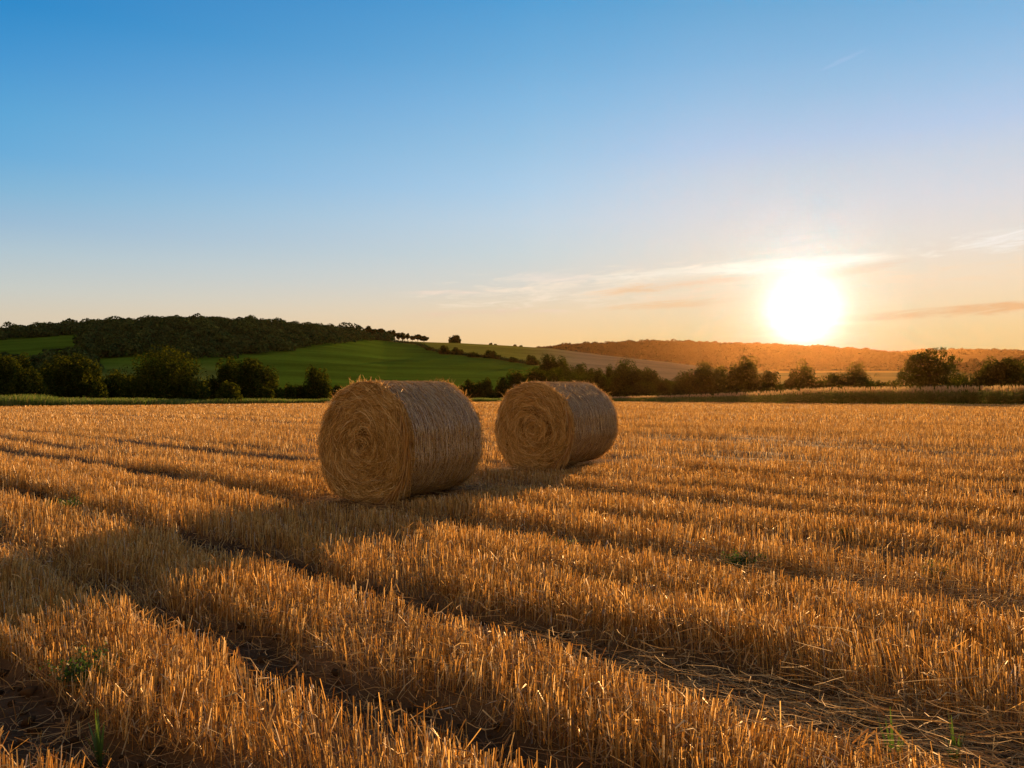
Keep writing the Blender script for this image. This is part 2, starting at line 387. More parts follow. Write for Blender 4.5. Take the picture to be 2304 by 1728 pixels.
# ---------------------------------------------------------------- stubble
def stubble():
    rng = RNG
    B = Bag()
    def scatter(y0, y1, dens, wide):
        tmax = .80; pad = 3.2 if wide else 5.0
        A = tmax * (y1 ** 2 - y0 ** 2) + 2 * pad * (y1 - y0)
        n = int(A * dens)
        y = np.sqrt(rng.random(n) * ((y1 + pad / tmax) ** 2 - (y0 + pad / tmax) ** 2) + (y0 + pad / tmax) ** 2) - pad / tmax
        x = (rng.random(n) * 2 - 1) * (tmax * y + pad)
        return x, y
    def drill(x, y, sp):                               # pull the plants into drilled rows
        n = x * RN[0] + y * RN[1]; d = x * RD[0] + y * RD[1]
        n = (np.round(n / sp) + rng.normal(0, .16, len(n))) * sp
        return n * RN[0] + d * RD[0], n * RN[1] + d * RD[1]
    def band(x, y):                                    # each pass of the cutter leaves its own height
        n = x * RN[0] + y * RN[1]; d = x * RD[0] + y * RD[1]
        return (vnoise(n / 1.3 + 11, d / 40) - .5) * sstep(4, 12, y) * .9 + (vnoise(n / 5 + 3, d / 60) - .5) * .7 * sstep(20, 40, y)
    def keep(x, y, pw=1.0):
        r = rut(x, y); k = rng.random(len(x)) > np.clip(r * 1.15, 0, .97) ** pw
        k &= rng.random(len(x)) > near_bale(x, y, .5)
        k &= rng.random(len(x)) < .35 + .95 * sstep(.25, .5, fbm(x * 1.1 + 9, y * 1.1, 2))
        return k, r
    # near: real stalks
    for (y0, y1, dens, sides, seg) in ((.4, 6.5, 2300, 3, 3), (6.5, 14, 1500, 3, 2)):
        x, y = scatter(y0, y1, dens, True)
        x, y = drill(x, y, .125)
        k, r = keep(x, y); x, y, r = x[k], y[k], r[k]
        nb = near_bale(x, y, 1.1)
        h = (.155 + .10 * (fbm(x * .9, y * .9, 3) - .5) + rng.normal(0, .032, len(x))) * (1 - .5 * r) * (1 - .4 * nb) * (1 + .6 * band(x, y))
        h = np.clip(h, .04, .34)
        lean = rng.normal(0, .085, (len(x), 2)) + np.stack([fbm(x * 2.2, y * 2.2, 2) - .5, fbm(x * 2.2 + 50, y * 2.2, 2) - .5], 1) * .35
        wild = rng.random(len(x)) < .08 + .4 * (r > .2); lean[wild] += rng.normal(0, .45, (wild.sum(), 2))
        s = np.linspace(0, 1, seg)[None, :]
        P = np.zeros((len(x), seg, 3))
        P[..., 0] = x[:, None] + lean[:, :1] * h[:, None] * s ** 1.5
        P[..., 1] = y[:, None] + lean[:, 1:] * h[:, None] * s ** 1.5
        P[..., 2] = ground_z(x, y)[:, None] - .01 + h[:, None] * s
        w = rng.uniform(.0016, .0029, len(x))[:, None] * (1 - .25 * s) * (1.25 if y0 > 5 else 1)
        a = rng.random(len(x)) * 6.28
        B.add(*strips(P, w, np.stack([np.cos(a), np.sin(a), 0 * a], 1)))
        # dry leaf blades hanging off the stalks
        q = rng.random(len(x)) < (.35 if y0 < 5 else .3); m = q.sum()
        a = rng.random(m) * 6.28; o = np.stack([np.cos(a), np.sin(a)], 1); L = rng.uniform(.05, .14, m)
        z0 = ground_z(x[q], y[q]) + h[q] * rng.uniform(.25, .85, m)
        P = np.zeros((m, 3, 3)); base = np.stack([x[q], y[q], z0], 1)
        rise = rng.uniform(-.5, .9, m)
        P[:, 0] = base; P[:, 1, :2] = base[:, :2] + o * L[:, None] * .5; P[:, 1, 2] = z0 + L * .5 * rise
        P[:, 2, :2] = base[:, :2] + o * L[:, None] * .85; P[:, 2, 2] = z0 + L * (.3 * rise - rng.uniform(.1, .7, m))
        P[:, 2, 2] = np.maximum(P[:, 2, 2], ground_z(x[q], y[q]) + .01)
        W = np.array([.0022, .0028, .0008])[None] * rng.uniform(.8, 1.5, m)[:, None]
        B.add(*strips(P, W, unit(np.stack([-o[:, 1], o[:, 0], rng.normal(0, .5, m)], 1))))
    # middle and far: blades, wider as they stand for bunches
    for (y0, y1, dens, wd, hh) in ((14, 32, 420, .0038, .15), (32, 70, 110, .009, .145), (70, 172, 22, .020, .15)):
        x, y = scatter(y0, y1, dens, False)
        if y1 < 40: x, y = drill(x, y, .125)
        t = x / y
        k = y < edge(t) - .3; x, y = x[k], y[k]
        k, r = keep(x, y, 1.0); x, y, r = x[k], y[k], r[k]
        nb = near_bale(x, y, 1.1)
        h = np.clip((hh + .09 * (fbm(x * .5, y * .5, 2) - .5) + rng.normal(0, .03, len(x))) * (1 - .5 * r) * (1 - .4 * nb) * (1 + band(x, y)), .05, .4)
        s = np.array([0, 1.0])[None]; lean = rng.normal(0, .16, (len(x), 2))
        P = np.zeros((len(x), 2, 3))
        P[..., 0] = x[:, None] + lean[:, :1] * h[:, None] * s; P[..., 1] = y[:, None] + lean[:, 1:] * h[:, None] * s
        P[..., 2] = ground_z(x, y)[:, None] - .01 + h[:, None] * s
        a = rng.random(len(x)) * 6.28
        W = wd * rng.uniform(.6, 1.4, len(x))[:, None] * np.array([1, .6])[None]
        B.add(*strips(P, W, np.stack([np.cos(a), np.sin(a), 0 * a], 1)))
    tag(obj('stubble', B.mesh('stubble', M['stubble'])), 'golden cut cereal stubble standing in rows over the whole field', 'stubble', kind='stuff')
stubble()

def litter():                                          # broken straw lying in the wheel tracks and between rows
    rng = RNG; B = Bag()
    def lay(x, y, L, w, hz, along):
        n = len(x)
        a = np.where(rng.random(n) < along, math.atan2(RD[1], RD[0]) + rng.normal(0, .5, n), rng.random(n) * 6.28)
        o = np.stack([np.cos(a), np.sin(a)], 1); side = np.stack([-o[:, 1], o[:, 0]], 1)
        s = np.linspace(-.5, .5, 4)[None]; bend = rng.normal(0, .18, n)[:, None]
        P = np.zeros((n, 4, 3))
        for c in range(2): P[..., c] = (x if c == 0 else y)[:, None] + o[:, c:c + 1] * L[:, None] * s + side[:, c:c + 1] * L[:, None] * bend * (s * s * 4)
        tilt = rng.normal(0, .12, n)[:, None]
        P[..., 2] = ground_z(P[..., 0], P[..., 1]) + np.abs(hz)[:, None] + np.maximum(tilt * L[:, None] * s, -.004) + .006
        W = (w[:, None] * np.array([.8, 1, 1, .5])[None])
        sd = unit(np.stack([side[:, 0], side[:, 1], rng.normal(0, .6, n)], 1))
        B.add(*strips(P, W, sd))
    n = 150000
    y = np.sqrt(rng.random(n) * (20 ** 2 - .4 ** 2) + .4 ** 2); x = (rng.random(n) * 2 - 1) * (.72 * y + 2)
    p = .16 + .84 * rut(x, y) * (.25 + .75 * sstep(.3, .6, fbm(x * .8, y * .8, 2)))
    k = (rng.random(n) < p) & (near_bale(x, y, .2) < .5); x, y = x[k], y[k]; n = len(x)
    lay(x, y, rng.uniform(.06, .26, n), rng.uniform(.0011, .0022, n), rng.exponential(.015, n), .55)
    # thick mats of flattened straw
    for cx, cy, sx, sy, m in ((.9, 3.35, .8, .3, 2600), (1.75, 3.15, .7, .26, 2000), (1.3, 3.0, .6, .2, 900), (3.4, 5.0, .9, .2, 900), (.1, 4.0, .5, .22, 500), (2.5, 5.3, .9, .25, 1500), (1.9, 6.0, .8, .2, 1200), (-.75, 4.3, .5, .25, 500), (-1.9, 5.6, .5, .3, 350), (-1.55, 3.3, .3, .25, 250), (4.6, 6.2, 1.0, .3, 600)):
        u = rng.normal(0, 1, (m, 2)); x = cx + RD[0] * u[:, 0] * sx + RN[0] * u[:, 1] * sy; y = cy + RD[1] * u[:, 0] * sx + RN[1] * u[:, 1] * sy
        k = y > 1.5; x, y = x[k], y[k]; m = len(x)
        lay(x, y, rng.uniform(.08, .26, m), rng.uniform(.0012, .0022, m), rng.exponential(.05, m), .6)
    for bx, by, az, D_, Lb in BALES:
        m = 3200; a_ = rng.normal(0, .75, m); b_ = rng.uniform(-.5, Lb + .3, m)
        x = bx + math.cos(az) * a_ + math.sin(az) * b_; y = by - math.sin(az) * a_ + math.cos(az) * b_
        lay(x, y, rng.uniform(.06, .22, m), rng.uniform(.0012, .0024, m), rng.exponential(.03, m), .2)
    tag(obj('straw_litter', B.mesh('straw_litter', M['litter'])), 'broken dry straw lying flat in the wheel tracks', 'straw', kind='stuff')
litter()

def clods():                                           # crumbs of dry soil in the bare tracks
    rng = RNG; n = 18000
    y = np.sqrt(rng.random(n) * (11 ** 2 - 1.2 ** 2) + 1.2 ** 2); x = (rng.random(n) * 2 - 1) * .72 * y
    k = rng.random(n) < .08 + rut(x, y); x, y = x[k], y[k]; n = len(x)
    r = np.minimum(.004 + rng.exponential(.009, n), .045)
    base = np.array([(-1, -1, -1), (1, -1, -1), (1, 1, -1), (-1, 1, -1), (-1, -1, 1), (1, -1, 1), (1, 1, 1), (-1, 1, 1)], float) * np.array([.6, .6, .5])
    V = base[None] * r[:, None, None] * rng.uniform(.55, 1.3, (n, 8, 3))
    V += np.stack([x, y, ground_z(x, y) + r * .25], 1)[:, None]
    F = np.array([(0, 3, 2, 1), (4, 5, 6, 7), (0, 1, 5, 4), (1, 2, 6, 5), (2, 3, 7, 6), (3, 0, 4, 7)])[None] + np.arange(n)[:, None, None] * 8
    me = mesh('soil_clods', V.reshape(-1, 3), F.reshape(-1, 4), M['clod'], smooth=True)
    tag(obj('soil_clods', me), 'crumbs of dry brown soil in the bare tracks', 'soil', kind='stuff')
M['clod'] = thin_mat('dry_soil', [(0, (.04, .024, .013)), (1, (.12, .075, .04))], .0, .0)
clods()

# ---------------------------------------------------------------- bales
def bale(bx, by, az, D, Lb, seed, label, bits):
    rng = np.random.default_rng(seed)
    root = empty('straw_bale', (bx, by, 0.0), -az)     # local: +y runs along the bale's axis, away from the viewer
    tag(root, label, 'straw bale', 'round straw bales')
    R = D / 2
    def rim(th): return R * (1 + .014 * np.sin(2 * th + 1 + seed) + .012 * np.sin(3 * th + 2 * seed) + .009 * np.sin(7 * th + seed) + .007 * np.sin(13 * th + seed)) 
    def pt(r, th, y):                                  # r as a fraction of the outline; the foot is pressed flat on the ground
        rr = r * rim(th); z = R + rr * np.sin(th)
        z = np.where(z < .13, .05 + .615 * z, z) - .05
        return np.stack([rr * np.cos(th) * (1 + .03 * np.clip(-np.sin(th), 0, 1)), y, z], -1)
    # core
    prof = [(0, .03), (.35, .02), (.75, .018), (.9, .028), (.965, .06), (.985, .11)]
    prof = prof + [(.988, .3 * Lb), (.99, .5 * Lb), (.988, .7 * Lb)] + [(r, Lb - y) for r, y in reversed(prof)]
    nt_ = 96; TH = np.arange(nt_) * 2 * math.pi / nt_
    V = np.concatenate([pt(np.full(nt_, max(r, .004)), TH, np.full(nt_, y)) for r, y in prof])
    i = np.arange(len(prof) - 1)[:, None] * nt_; j = np.arange(nt_)[None]; j1 = (j + 1) % nt_
    F = np.stack([i + j, i + nt_ + j, i + nt_ + j1, i + j1], -1).reshape(-1, 4)
    obj('straw_core', mesh('straw_core', V, F, M['core'], smooth=True), root)
    # ends: straw wound round and round
    def end(n, back, long_):
        r = np.sqrt(rng.random(n)) * .985 + .005
        th = rng.random(n) * 6.28
        L = rng.uniform(.10, .34, n) * np.clip(.35 + r, .4, 1)
        k = 5; s = np.linspace(-.5, .5, k)[None]
        dth = L[:, None] * s / np.maximum(r * R, .06)[:, None]
        tilt = np.where(rng.random(n) < .25, rng.normal(0, .5, n), rng.normal(.05, .16, n))[:, None] * L[:, None]
        rr = np.clip(r[:, None] + tilt * s * 2.2 / R, .004, 1.0)
        lump = .018 * np.sin(r * 26 + th * 1.0) + .02 * (vnoise(r * 9 + 5, th * 2.2) - .4)
        off = np.abs(rng.normal(0, .012, n)) + lump * .7
        edge_in = .07 * sstep(.88, 1.0, r) ** 1.5
        stick = rng.exponential(.012, n)[:, None] * (s + .5) * (rng.random(n)[:, None] < .5)
        y = -off[:, None] - stick + edge_in[:, None] + .012
        if back: y = Lb - y
        P = pt(rr, th[:, None] + dth, y)
        W = rng.uniform(.0018, .0038, n)[:, None] * np.array([.7, 1, 1, 1, .5])[None]
        tg = np.stack([np.cos(th), rng.normal(0, .7, n), np.sin(th)], 1)
        px_ = r * np.cos(th); pz_ = r * np.sin(th)       # matted clumps with dark hollows between
        k = rng.random(n) < .12 + 1.5 * sstep(.28, .62, fbm(px_ * 5 + seed, pz_ * 5, 3)); k |= r > .93
        return strips(P[k], W[k], unit(tg)[k])
    B = Bag(); B.add(*end(15000, False, True)); obj('straw_end', B.mesh('straw_end', M['bale_end']), root)
    B = Bag(); B.add(*end(3500, True, True)); obj('straw_end', B.mesh('straw_end', M['bale_end']), root)
    # side: wrapped straw under a net
    def side(n, w, zig, offm, lmin, lmax):
        th = rng.random(n) * 6.28; y0 = rng.uniform(.04, Lb - .04, n)
        L = rng.uniform(lmin, lmax, n); k = 4; s = np.linspace(-.5, .5, k)[None]
        a = rng.normal(0, zig, n)[:, None]
        TH_ = th[:, None] + L[:, None] * s / R * np.cos(a)
        Y = np.clip(y0[:, None] + L[:, None] * s * np.sin(a), .01, Lb - .01)
        edge_in = .03 * (sstep(.10, .0, Y) + sstep(Lb - .10, Lb, Y))
        r = 1 + (np.abs(rng.normal(0, offm, n))[:, None] - .004) / R - edge_in / R
        P = pt(r, TH_, Y)
        W = rng.uniform(w * .6, w * 1.4, n)[:, None] * np.ones((1, k))
        sd = np.stack([rng.normal(0, .35, n) * np.cos(th), np.ones(n), rng.normal(0, .35, n) * np.sin(th)], 1)
        return strips(P, W, unit(sd))
    B = Bag(); B.add(*side(15000, .0025, .75, .009, .06, .24)); obj('straw_side', B.mesh('straw_side', M['bale_side']), root)
    B = Bag()
    nr = 52; ky = 150
    for q in range(nr):
        y0 = .035 + (Lb - .07) * q / (nr - 1) + rng.normal(0, .008)
        th = np.linspace(0, 2 * math.pi, ky)
        Y = y0 + .006 * np.sin(th * 9 + q) + .008 * (vnoise(th * 3, np.full(ky, q * 3.3)) - .5)
        r = 1 + (.006 + .006 * vnoise(th * 8, np.full(ky, q * 7.7))) / R - .03 * (sstep(.10, 0, Y) + sstep(Lb - .10, Lb, Y)) / R
        P = pt(r, th, Y)[None]; W = np.full((1, ky), .0026) * (.3 + 1.2 * vnoise(th * 20, np.full(ky, q * 1.3)))[None]
        B.add(*strips(P, W, np.array([[0, 1.0, 0]])))
        if q < nr - 1:
            kz = 220; th = np.linspace(0, 2 * math.pi, kz); st = (Lb - .07) / (nr - 1)
            Y = y0 + st * (np.arange(kz) % 2) * .96 + .004
            r = 1 + (.008 + .004 * vnoise(th * 8, np.full(kz, q * 5.1))) / R - .03 * (sstep(.10, 0, Y) + sstep(Lb - .10, Lb, Y)) / R
            sd = unit(np.stack([-np.sin(th), 0 * th + .6, np.cos(th)], -1))[None]
            B.add(*strips(pt(r, th, Y)[None], np.full((1, kz), .0008), sd))
    obj('net_wrap', B.mesh('net_wrap', M['net']), root)
    # stray straws at the rims and on the round
    B = Bag()
    n = 3600; th = rng.random(n) * 6.28
    fr = rng.random(n); y0 = np.where(fr < .34, rng.normal(.02, .03, n), np.where(fr < .72, Lb - np.abs(rng.normal(.03, .05, n)), rng.uniform(.05, Lb - .05, n)))
    L = rng.exponential(.032, n) + .028; L = np.minimum(L, .18); L[fr >= .72] *= .6
    base = pt(np.full(n, .985), th, y0)
    dr = np.stack([np.cos(th), rng.normal(0, .5, n), np.sin(th)], 1) + np.stack([-np.sin(th), 0 * th, np.cos(th)], 1) * rng.normal(.3, .9, n)[:, None]
    dr = unit(dr); s = np.array([0, .55, 1.0])[None, :, None]
    P = base[:, None] + dr[:, None] * L[:, None, None] * s
    P[..., 2] -= .35 * L[:, None] * s[..., 0] ** 2 * rng.random(n)[:, None]
    P[..., 2] = np.maximum(P[..., 2], .01)
    B.add(*strips(P, rng.uniform(.0016, .0032, n)[:, None] * np.array([1, 1, .5])[None], unit(rng.normal(size=(n, 3)))))
    # straw hanging down the right-hand rim of the front end
    n = bits; th = rng.uniform(-1.15, .55, n); Lh = rng.uniform(.18, .45, n) 
    b = pt(np.full(n, 1.0) * rng.uniform(.93, 1.0, n), th, rng.normal(-.015, .022, n))
    s = np.linspace(0, 1, 5)[None]
    tang = np.stack([np.sin(th), 0 * th, -np.cos(th)], 1); curve = rng.normal(0, .06, n)
    P = b[:, None] + np.zeros((n, 5, 3))
    ang = th[:, None] - Lh[:, None] * s / R
    ring = pt(np.full((n, 5), 1.0) * rng.uniform(.95, 1.01, n)[:, None], ang, b[:, 1:2] - .03 * s * rng.random(n)[:, None])
    hang = b[:, None] + np.stack([s * 0 + curve[:, None] * s, -.05 * s * np.ones((n, 1)), -Lh[:, None] * s], -1)
    mixf = rng.uniform(.0, .75, n)[:, None, None]
    P = ring * (1 - mixf) + hang * mixf; P[..., 2] = np.maximum(P[..., 2], .015)
    B.add(*strips(P, rng.uniform(.0018, .0036, n)[:, None] * np.array([1, 1, 1, .9, .4])[None], unit(np.stack([np.ones(n), rng.normal(0, .5, n), rng.normal(0, .4, n)], 1))))
    obj('loose_straw', B.mesh('loose_straw', M['stubble']), root)
bale(*BALES[0], 11, 'larger nearer round straw bale, left of the pair, with straw hanging from its rim', 700)
bale(*BALES[1], 23, 'smaller farther round straw bale, right of the pair, rimmed with golden light', 420)

# ---------------------------------------------------------------- trees
LOBE = {}
def crown_points(rng, W, H, n, sparse=0.0, squat=.08, lobes=None):
    """points of leaf clumps: lumpy lobes inside a domed envelope of width W, height H"""
    K = lobes or int(np.clip(W * 3.2, 26, 50))
    c = unit(rng.normal(size=(K, 3)))
    dome = squat < .15                                 # leafy right down to the ground
    if dome: c[:, 2] = np.where(c[:, 2] < -.2, -.2 - .1 * rng.random(K), c[:, 2]); c[:, :2] /= np.maximum(np.linalg.norm(c[:, :2], axis=1), .2)[:, None]; c[:, 2] = np.where(c[:, 2] > 0, rng.random(K) ** .8, c[:, 2]); c[:, :2] *= np.sqrt(np.clip(1 - np.maximum(c[:, 2], 0) ** 3.2, .03, 1))[:, None]
    c = c * rng.uniform(.55, .80, K)[:, None]
    rr = rng.uniform(.26, .42, K)
    pick = rng.integers(0, K, n); d = unit(rng.normal(size=(n, 3)))
    rad_ = rr[pick] * np.where(rng.random(n) < .8, rng.uniform(.82, 1.08, n), rng.uniform(.2, .9, n))
    p = c[pick] + d * rad_[:, None]
    q = int(n * (.22 - .2 * sparse)); p[:q] = d[:q] * rng.uniform(.35, .78, q)[:, None]
    if dome:
        a = rng.random(n) * 6.28; b = int(n * .2); rho = rng.uniform(.45, .98, b)
        p[q:q + b] = np.stack([np.cos(a[:b]) * rho, np.sin(a[:b]) * rho, rng.uniform(-.42, .15, b)], 1)
    c = c / .74; nr = unit(d + .6 * p)
    # sub-clumps make the outline ragged
    kk = vnoise(p[:, 0] * 9 + p[:, 2] * 5 + 30, p[:, 1] * 9 - p[:, 2] * 7 + 30)
    kk = kk > .18 + .38 * sparse; p = p[kk]; nr = nr[kk]
    if dome: hz, zc = H / 1.42, .42 * H / 1.42
    else: hz, zc = H * (1 - squat) * .5, squat * H + H * (1 - squat) * .5
    P = np.stack([p[:, 0] * W * .5, p[:, 1] * W * .5, zc + p[:, 2] * hz], 1)
    kk = P[:, 2] > .02 * H; P = P[kk]; nr = nr[kk]
    return P, nr, c * .74 * np.array([W * .5, W * .5, hz]) + np.array([0, 0, zc])

TREES = 'trees and bushes of the hedgerow'
def tree(px, top, wpx, D, label, name='broadleaf_tree', cat='tree', group=None, sparse=0.0, leaf=.2, squat=.06, base=None, dens=1.0, seed=None):
    rng = np.random.default_rng(int(px * 13 + top * 7 + (seed or 0)))
    t = (px - CX) / FOC; x = t * D; y = D; z0 = float(terrain(np.array([x]), np.array([y]))[0])
    H = CAM_H + (CY - top) / FOC * D - z0; W = wpx / FOC * D
    if px > 1150 and D < 300: W *= 1.18; H *= 1.05
    H = max(H, .8); W = max(W, .5)
    area = 3.2 * W * (W * .5 + H * .8)
    ls = leaf * min(1.0, max(.45, D / 150)) if D < 220 else leaf * D / 230
    n = int(np.clip(area * 4.4 / (ls * ls * 1.24) * dens, 300, 24000))
    P, nr, lob = crown_points(rng, W * 1.14, H * 1.04, n, sparse, squat)
    r = empty(name, (x, y, z0), rng.random() * .6)
    tag(r, label, cat, group)
    V, F = leaves(P, ls, rng, 0, nr)
    obj('crown', mesh('crown', V, F, M['leaf']), r)
    B = Bag(); tw = .035 * H + .02
    top_ = np.array([rng.normal(0, .05) * W, rng.normal(0, .05) * W, H * .62])
    s = np.linspace(0, 1, 6)[:, None]
    path = np.array([0, 0, -.2]) * (1 - s) + top_ * s + np.concatenate([rng.normal(0, .012 * H, (6, 2)), np.zeros((6, 1))], 1) * s
    B.add(*tube_path(path, tw * (1 - .75 * s[:, 0]) + .01))
    for q in rng.permutation(len(lob))[:min(9, len(lob))]:
        a = path[rng.integers(2, 5)]; b = lob[q]; m = (a + b) / 2 + np.array([0, 0, -.04 * H])
        B.add(*tube_path(np.array([a, m, b]), [tw * .42, tw * .28, tw * .1], 5))
    obj('trunk', B.mesh('trunk', M['bark'], True), r)
    return r

T = tree; BU = dict(name='bush', cat='bush', squat=.0)
HG = 'trees and bushes along the far edge of the stubble field'
VALLEY = [
 # px, top, width, depth, label, options
 (4, 798, 88, 118, 'leafy round tree with sunlit yellowish top, cut by the left photo edge', {}),
 (55, 806, 46, 128, 'narrow tree squeezed beside the tree at the left photo edge', {}),
 (62, 832, 62, 112, 'low sunlit bush under the tree at the left photo edge', BU),
 (132, 798, 62, 132, 'rounded tree with yellow-lit left shoulder behind the dark wide tree', {}),
 (172, 797, 84, 126, 'dark wide tree left of the lone sapling at the field edge', {}),
 (105, 838, 70, 122, 'dark bush filling the gap left of the wide dark tree', BU),
 (224, 862, 34, 104, 'small pale sapling standing alone before the dark hedge', dict(name='sapling', cat='tree')),
 (205, 836, 70, 134, 'dark hedge bush just behind the small pale sapling', BU),
 (258, 834, 74, 138, 'low dark bush between the sapling and the big domed tree', BU),
 (300, 842, 50, 132, 'dark bush tucked under the left side of the big domed tree', BU),
 (376, 787, 168, 128, 'biggest domed tree on the left, broad as tall', dict(squat=.04)),
 (472, 842, 48, 138, 'dark bush right beside the big domed tree', BU),
 (515, 806, 56, 140, 'slim upright tree joined to the left of the twin-lobed tree', {}),
 (516, 860, 52, 114, 'sunlit bush at the foot of the slim upright tree', BU),
 (573, 805, 92, 136, 'full dark tree halfway between the big domed tree and the left bale', {}),
 (597, 866, 34, 122, 'little light green bush beneath the full dark tree', BU),
 (622, 870, 30, 130, 'small dark round bush right of the full dark tree', BU),
 (645, 866, 40, 134, 'pale scrubby bush in the middle of the open gap', BU),
 (674, 868, 42, 138, 'leafy low bush left of the compact round tree', BU),
 (710, 829, 60, 138, 'compact round tree just left of the nearer bale', {}),
 (750, 868, 40, 150, 'low dark bush partly hidden behind the rim of the nearer bale', BU),
 (1055, 857, 38, 190, 'dark round bush just right of the nearer bale', BU),
 (1095, 851, 42, 190, 'dark bush between the bales, second to the right of the nearer one', BU),
 (1133, 848, 34, 196, 'dark rounded bush behind the top left rim of the farther bale', BU),
 (1166, 838, 48, 200, 'broad dark tree rising above the left shoulder of the farther bale', {}),
 (1205, 836, 52, 215, 'dark tree above the middle of the farther bale', {}),
 (1232, 803, 36, 262, 'left one of two trees where the hillside hedge meets the valley', {}),
 (1268, 804, 48, 262, 'right one of two trees where the hillside hedge meets the valley', {}),
 (1250, 832, 70, 235, 'dark bushy mass under the two trees at the hedge foot', BU),
 (1315, 826, 46, 245, 'small crowned tree right of the two trees at the hedge foot', {}),
 (1300, 846, 70, 205, 'dark bush above the right shoulder of the farther bale', BU),
 (1349, 839, 40, 200, 'sunlit leafy bush just right of the farther bale top', BU),
 (1374, 825, 32, 225, 'slim tree peeking up left of the tall rounded hedge tree', {}),
 (1411, 822, 62, 190, 'tall rounded tree right of the farther bale with green-lit side', {}),
 (1458, 835, 44, 200, 'smaller round tree right of the tall rounded hedge tree', {}),
 (1440, 862, 60, 180, 'light green low bush between the two round hedge trees', BU),
 (1502, 858, 56, 200, 'low pale bush in the gap before the long dark thicket', BU),
 (1553, 838, 62, 175, 'sloping left end of the long dark thicket', {}),
 (1598, 817, 56, 178, 'pointed tree in the left half of the long dark thicket', {}),
 (1648, 819, 84, 172, 'broad tree in the middle of the long dark thicket', {}),
 (1686, 808, 54, 172, 'tallest tree at the right of the long dark thicket, sun beside it', {}),
 (1731, 838, 44, 180, 'small tree trailing off right of the tallest thicket tree', {}),
 (1765, 862, 40, 185, 'low bush in the gap straight below the setting sun', BU),
 (1804, 823, 46, 160, 'upright rounded tree right of the sun gap', {}),
 (1818, 850, 84, 158, 'wide low skirt of bush around the upright tree right of the sun', BU),
 (1884, 838, 46, 150, 'left one of the pair of trees before the golden valley fields', {}),
 (1926, 826, 48, 150, 'right and taller one of the pair before the golden valley fields', {}),
 (1930, 852, 66, 146, 'low bush at the foot of the tree pair before the golden fields', BU),
 (1975, 861, 42, 160, 'dim low bush left of the big open-crowned tree', BU),
 (2004, 855, 40, 165, 'second dim low bush, touching the big open-crowned tree', BU),
 (2088, 812, 96, 126, 'dense lower left mass of the big open-crowned tree', dict(squat=0., dens=1.2)),
 (2160, 846, 40, 140, 'small dark bush right of the big open-crowned tree', BU),
 (2246, 815, 84, 128, 'dark spreading tree right of the big open-crowned tree', {}),
 (2212, 838, 60, 130, 'sloping bush on the left flank of the dark spreading tree', BU),
 (2302, 820, 52, 132, 'dark tree cut by the right photo edge', {}),
]
for px, top, w, D, lab, op in VALLEY:
    op = dict(op)
    if px == 2088: continue
    tree(px, top, w, D, lab, group=HG, **op)

def open_tree():                                       # the big tree on the right: dense skirt, airy upper limbs
    rng = np.random.default_rng(5); D = 126.0; t = (2092 - CX) / FOC
    x = t * D; z0 = float(terrain(np.array([x]), np.array([D]))[0]); k = D / FOC
    r = empty('broadleaf_tree', (x, D, z0)); tag(r, 'big open-crowned tree on the right with sky showing through its top branches', 'tree', HG)
    g = lambda X, Y: np.array([(X - 2092) * k, 0, CAM_H + (CY - Y) * k - z0])
    lob = [(2055, 845, 24), (2085, 850, 28), (2115, 850, 24), (2060, 822, 20), (2090, 825, 24), (2118, 828, 20), (2048, 862, 20), (2080, 806, 17), (2106, 812, 16), (2066, 808, 12), (2135, 862, 16), (2040, 846, 12), (2100, 870, 30),
           (2088, 794, 9), (2100, 789, 10), (2117, 788, 9), (2124, 797, 8), (2110, 800, 9), (2078, 797, 8), (2140, 806, 10), (2152, 811, 8), (2157, 822, 6), (2146, 824, 8), (2133, 815, 8), (2130, 832, 9), (2056, 806, 7), (2047, 818, 7), (2036, 834, 8), (2142, 836, 5), (2150, 830, 5), (2128, 806, 6), (2095, 800, 8)]
    C = []
    for X, Y, R_ in lob:
        for q in range(1 if R_ < 14 else 3):
            c = g(X, Y); c[1] = rng.normal(0, 1) * (1.4 if R_ > 12 else .8); rr = R_ * k
            n = int(160 * (R_ / 9) ** 2 / (1 if R_ < 14 else 2))
            d = unit(rng.normal(size=(n, 3))); p = c + d * (rr * rng.uniform(.45, 1.08, n))[:, None] * np.array([1, 1, .85])
            kk = vnoise(p[:, 0] * 3 + 20, p[:, 2] * 3 + p[:, 1] * 2 + 20); C.append(p[kk > (.42 if R_ < 12 else .25)])
    C = np.concatenate(C); C = C[C[:, 2] > .1]
    obj('crown', mesh('crown', *leaves(C, .13, rng), M['leaf']), r)
    B = Bag(); fork = g(2092, 848)
    B.add(*tube_path(np.array([[0, 0, -.3], g(2094, 868) , fork]), [.32, .26, .2]))
    for X, Y, R_ in lob:
        c = g(X, Y)
        if c[2] < fork[2]: continue
        c[1] = rng.normal(0, .6); m = fork * .5 + c * .5 + np.array([0, rng.normal(0, .3), .25])
        B.add(*tube_path(np.array([fork, m, c]), [.12, .07, .025], 5))
    obj('trunk', B.mesh('trunk', M['bark'], True), r)
open_tree()

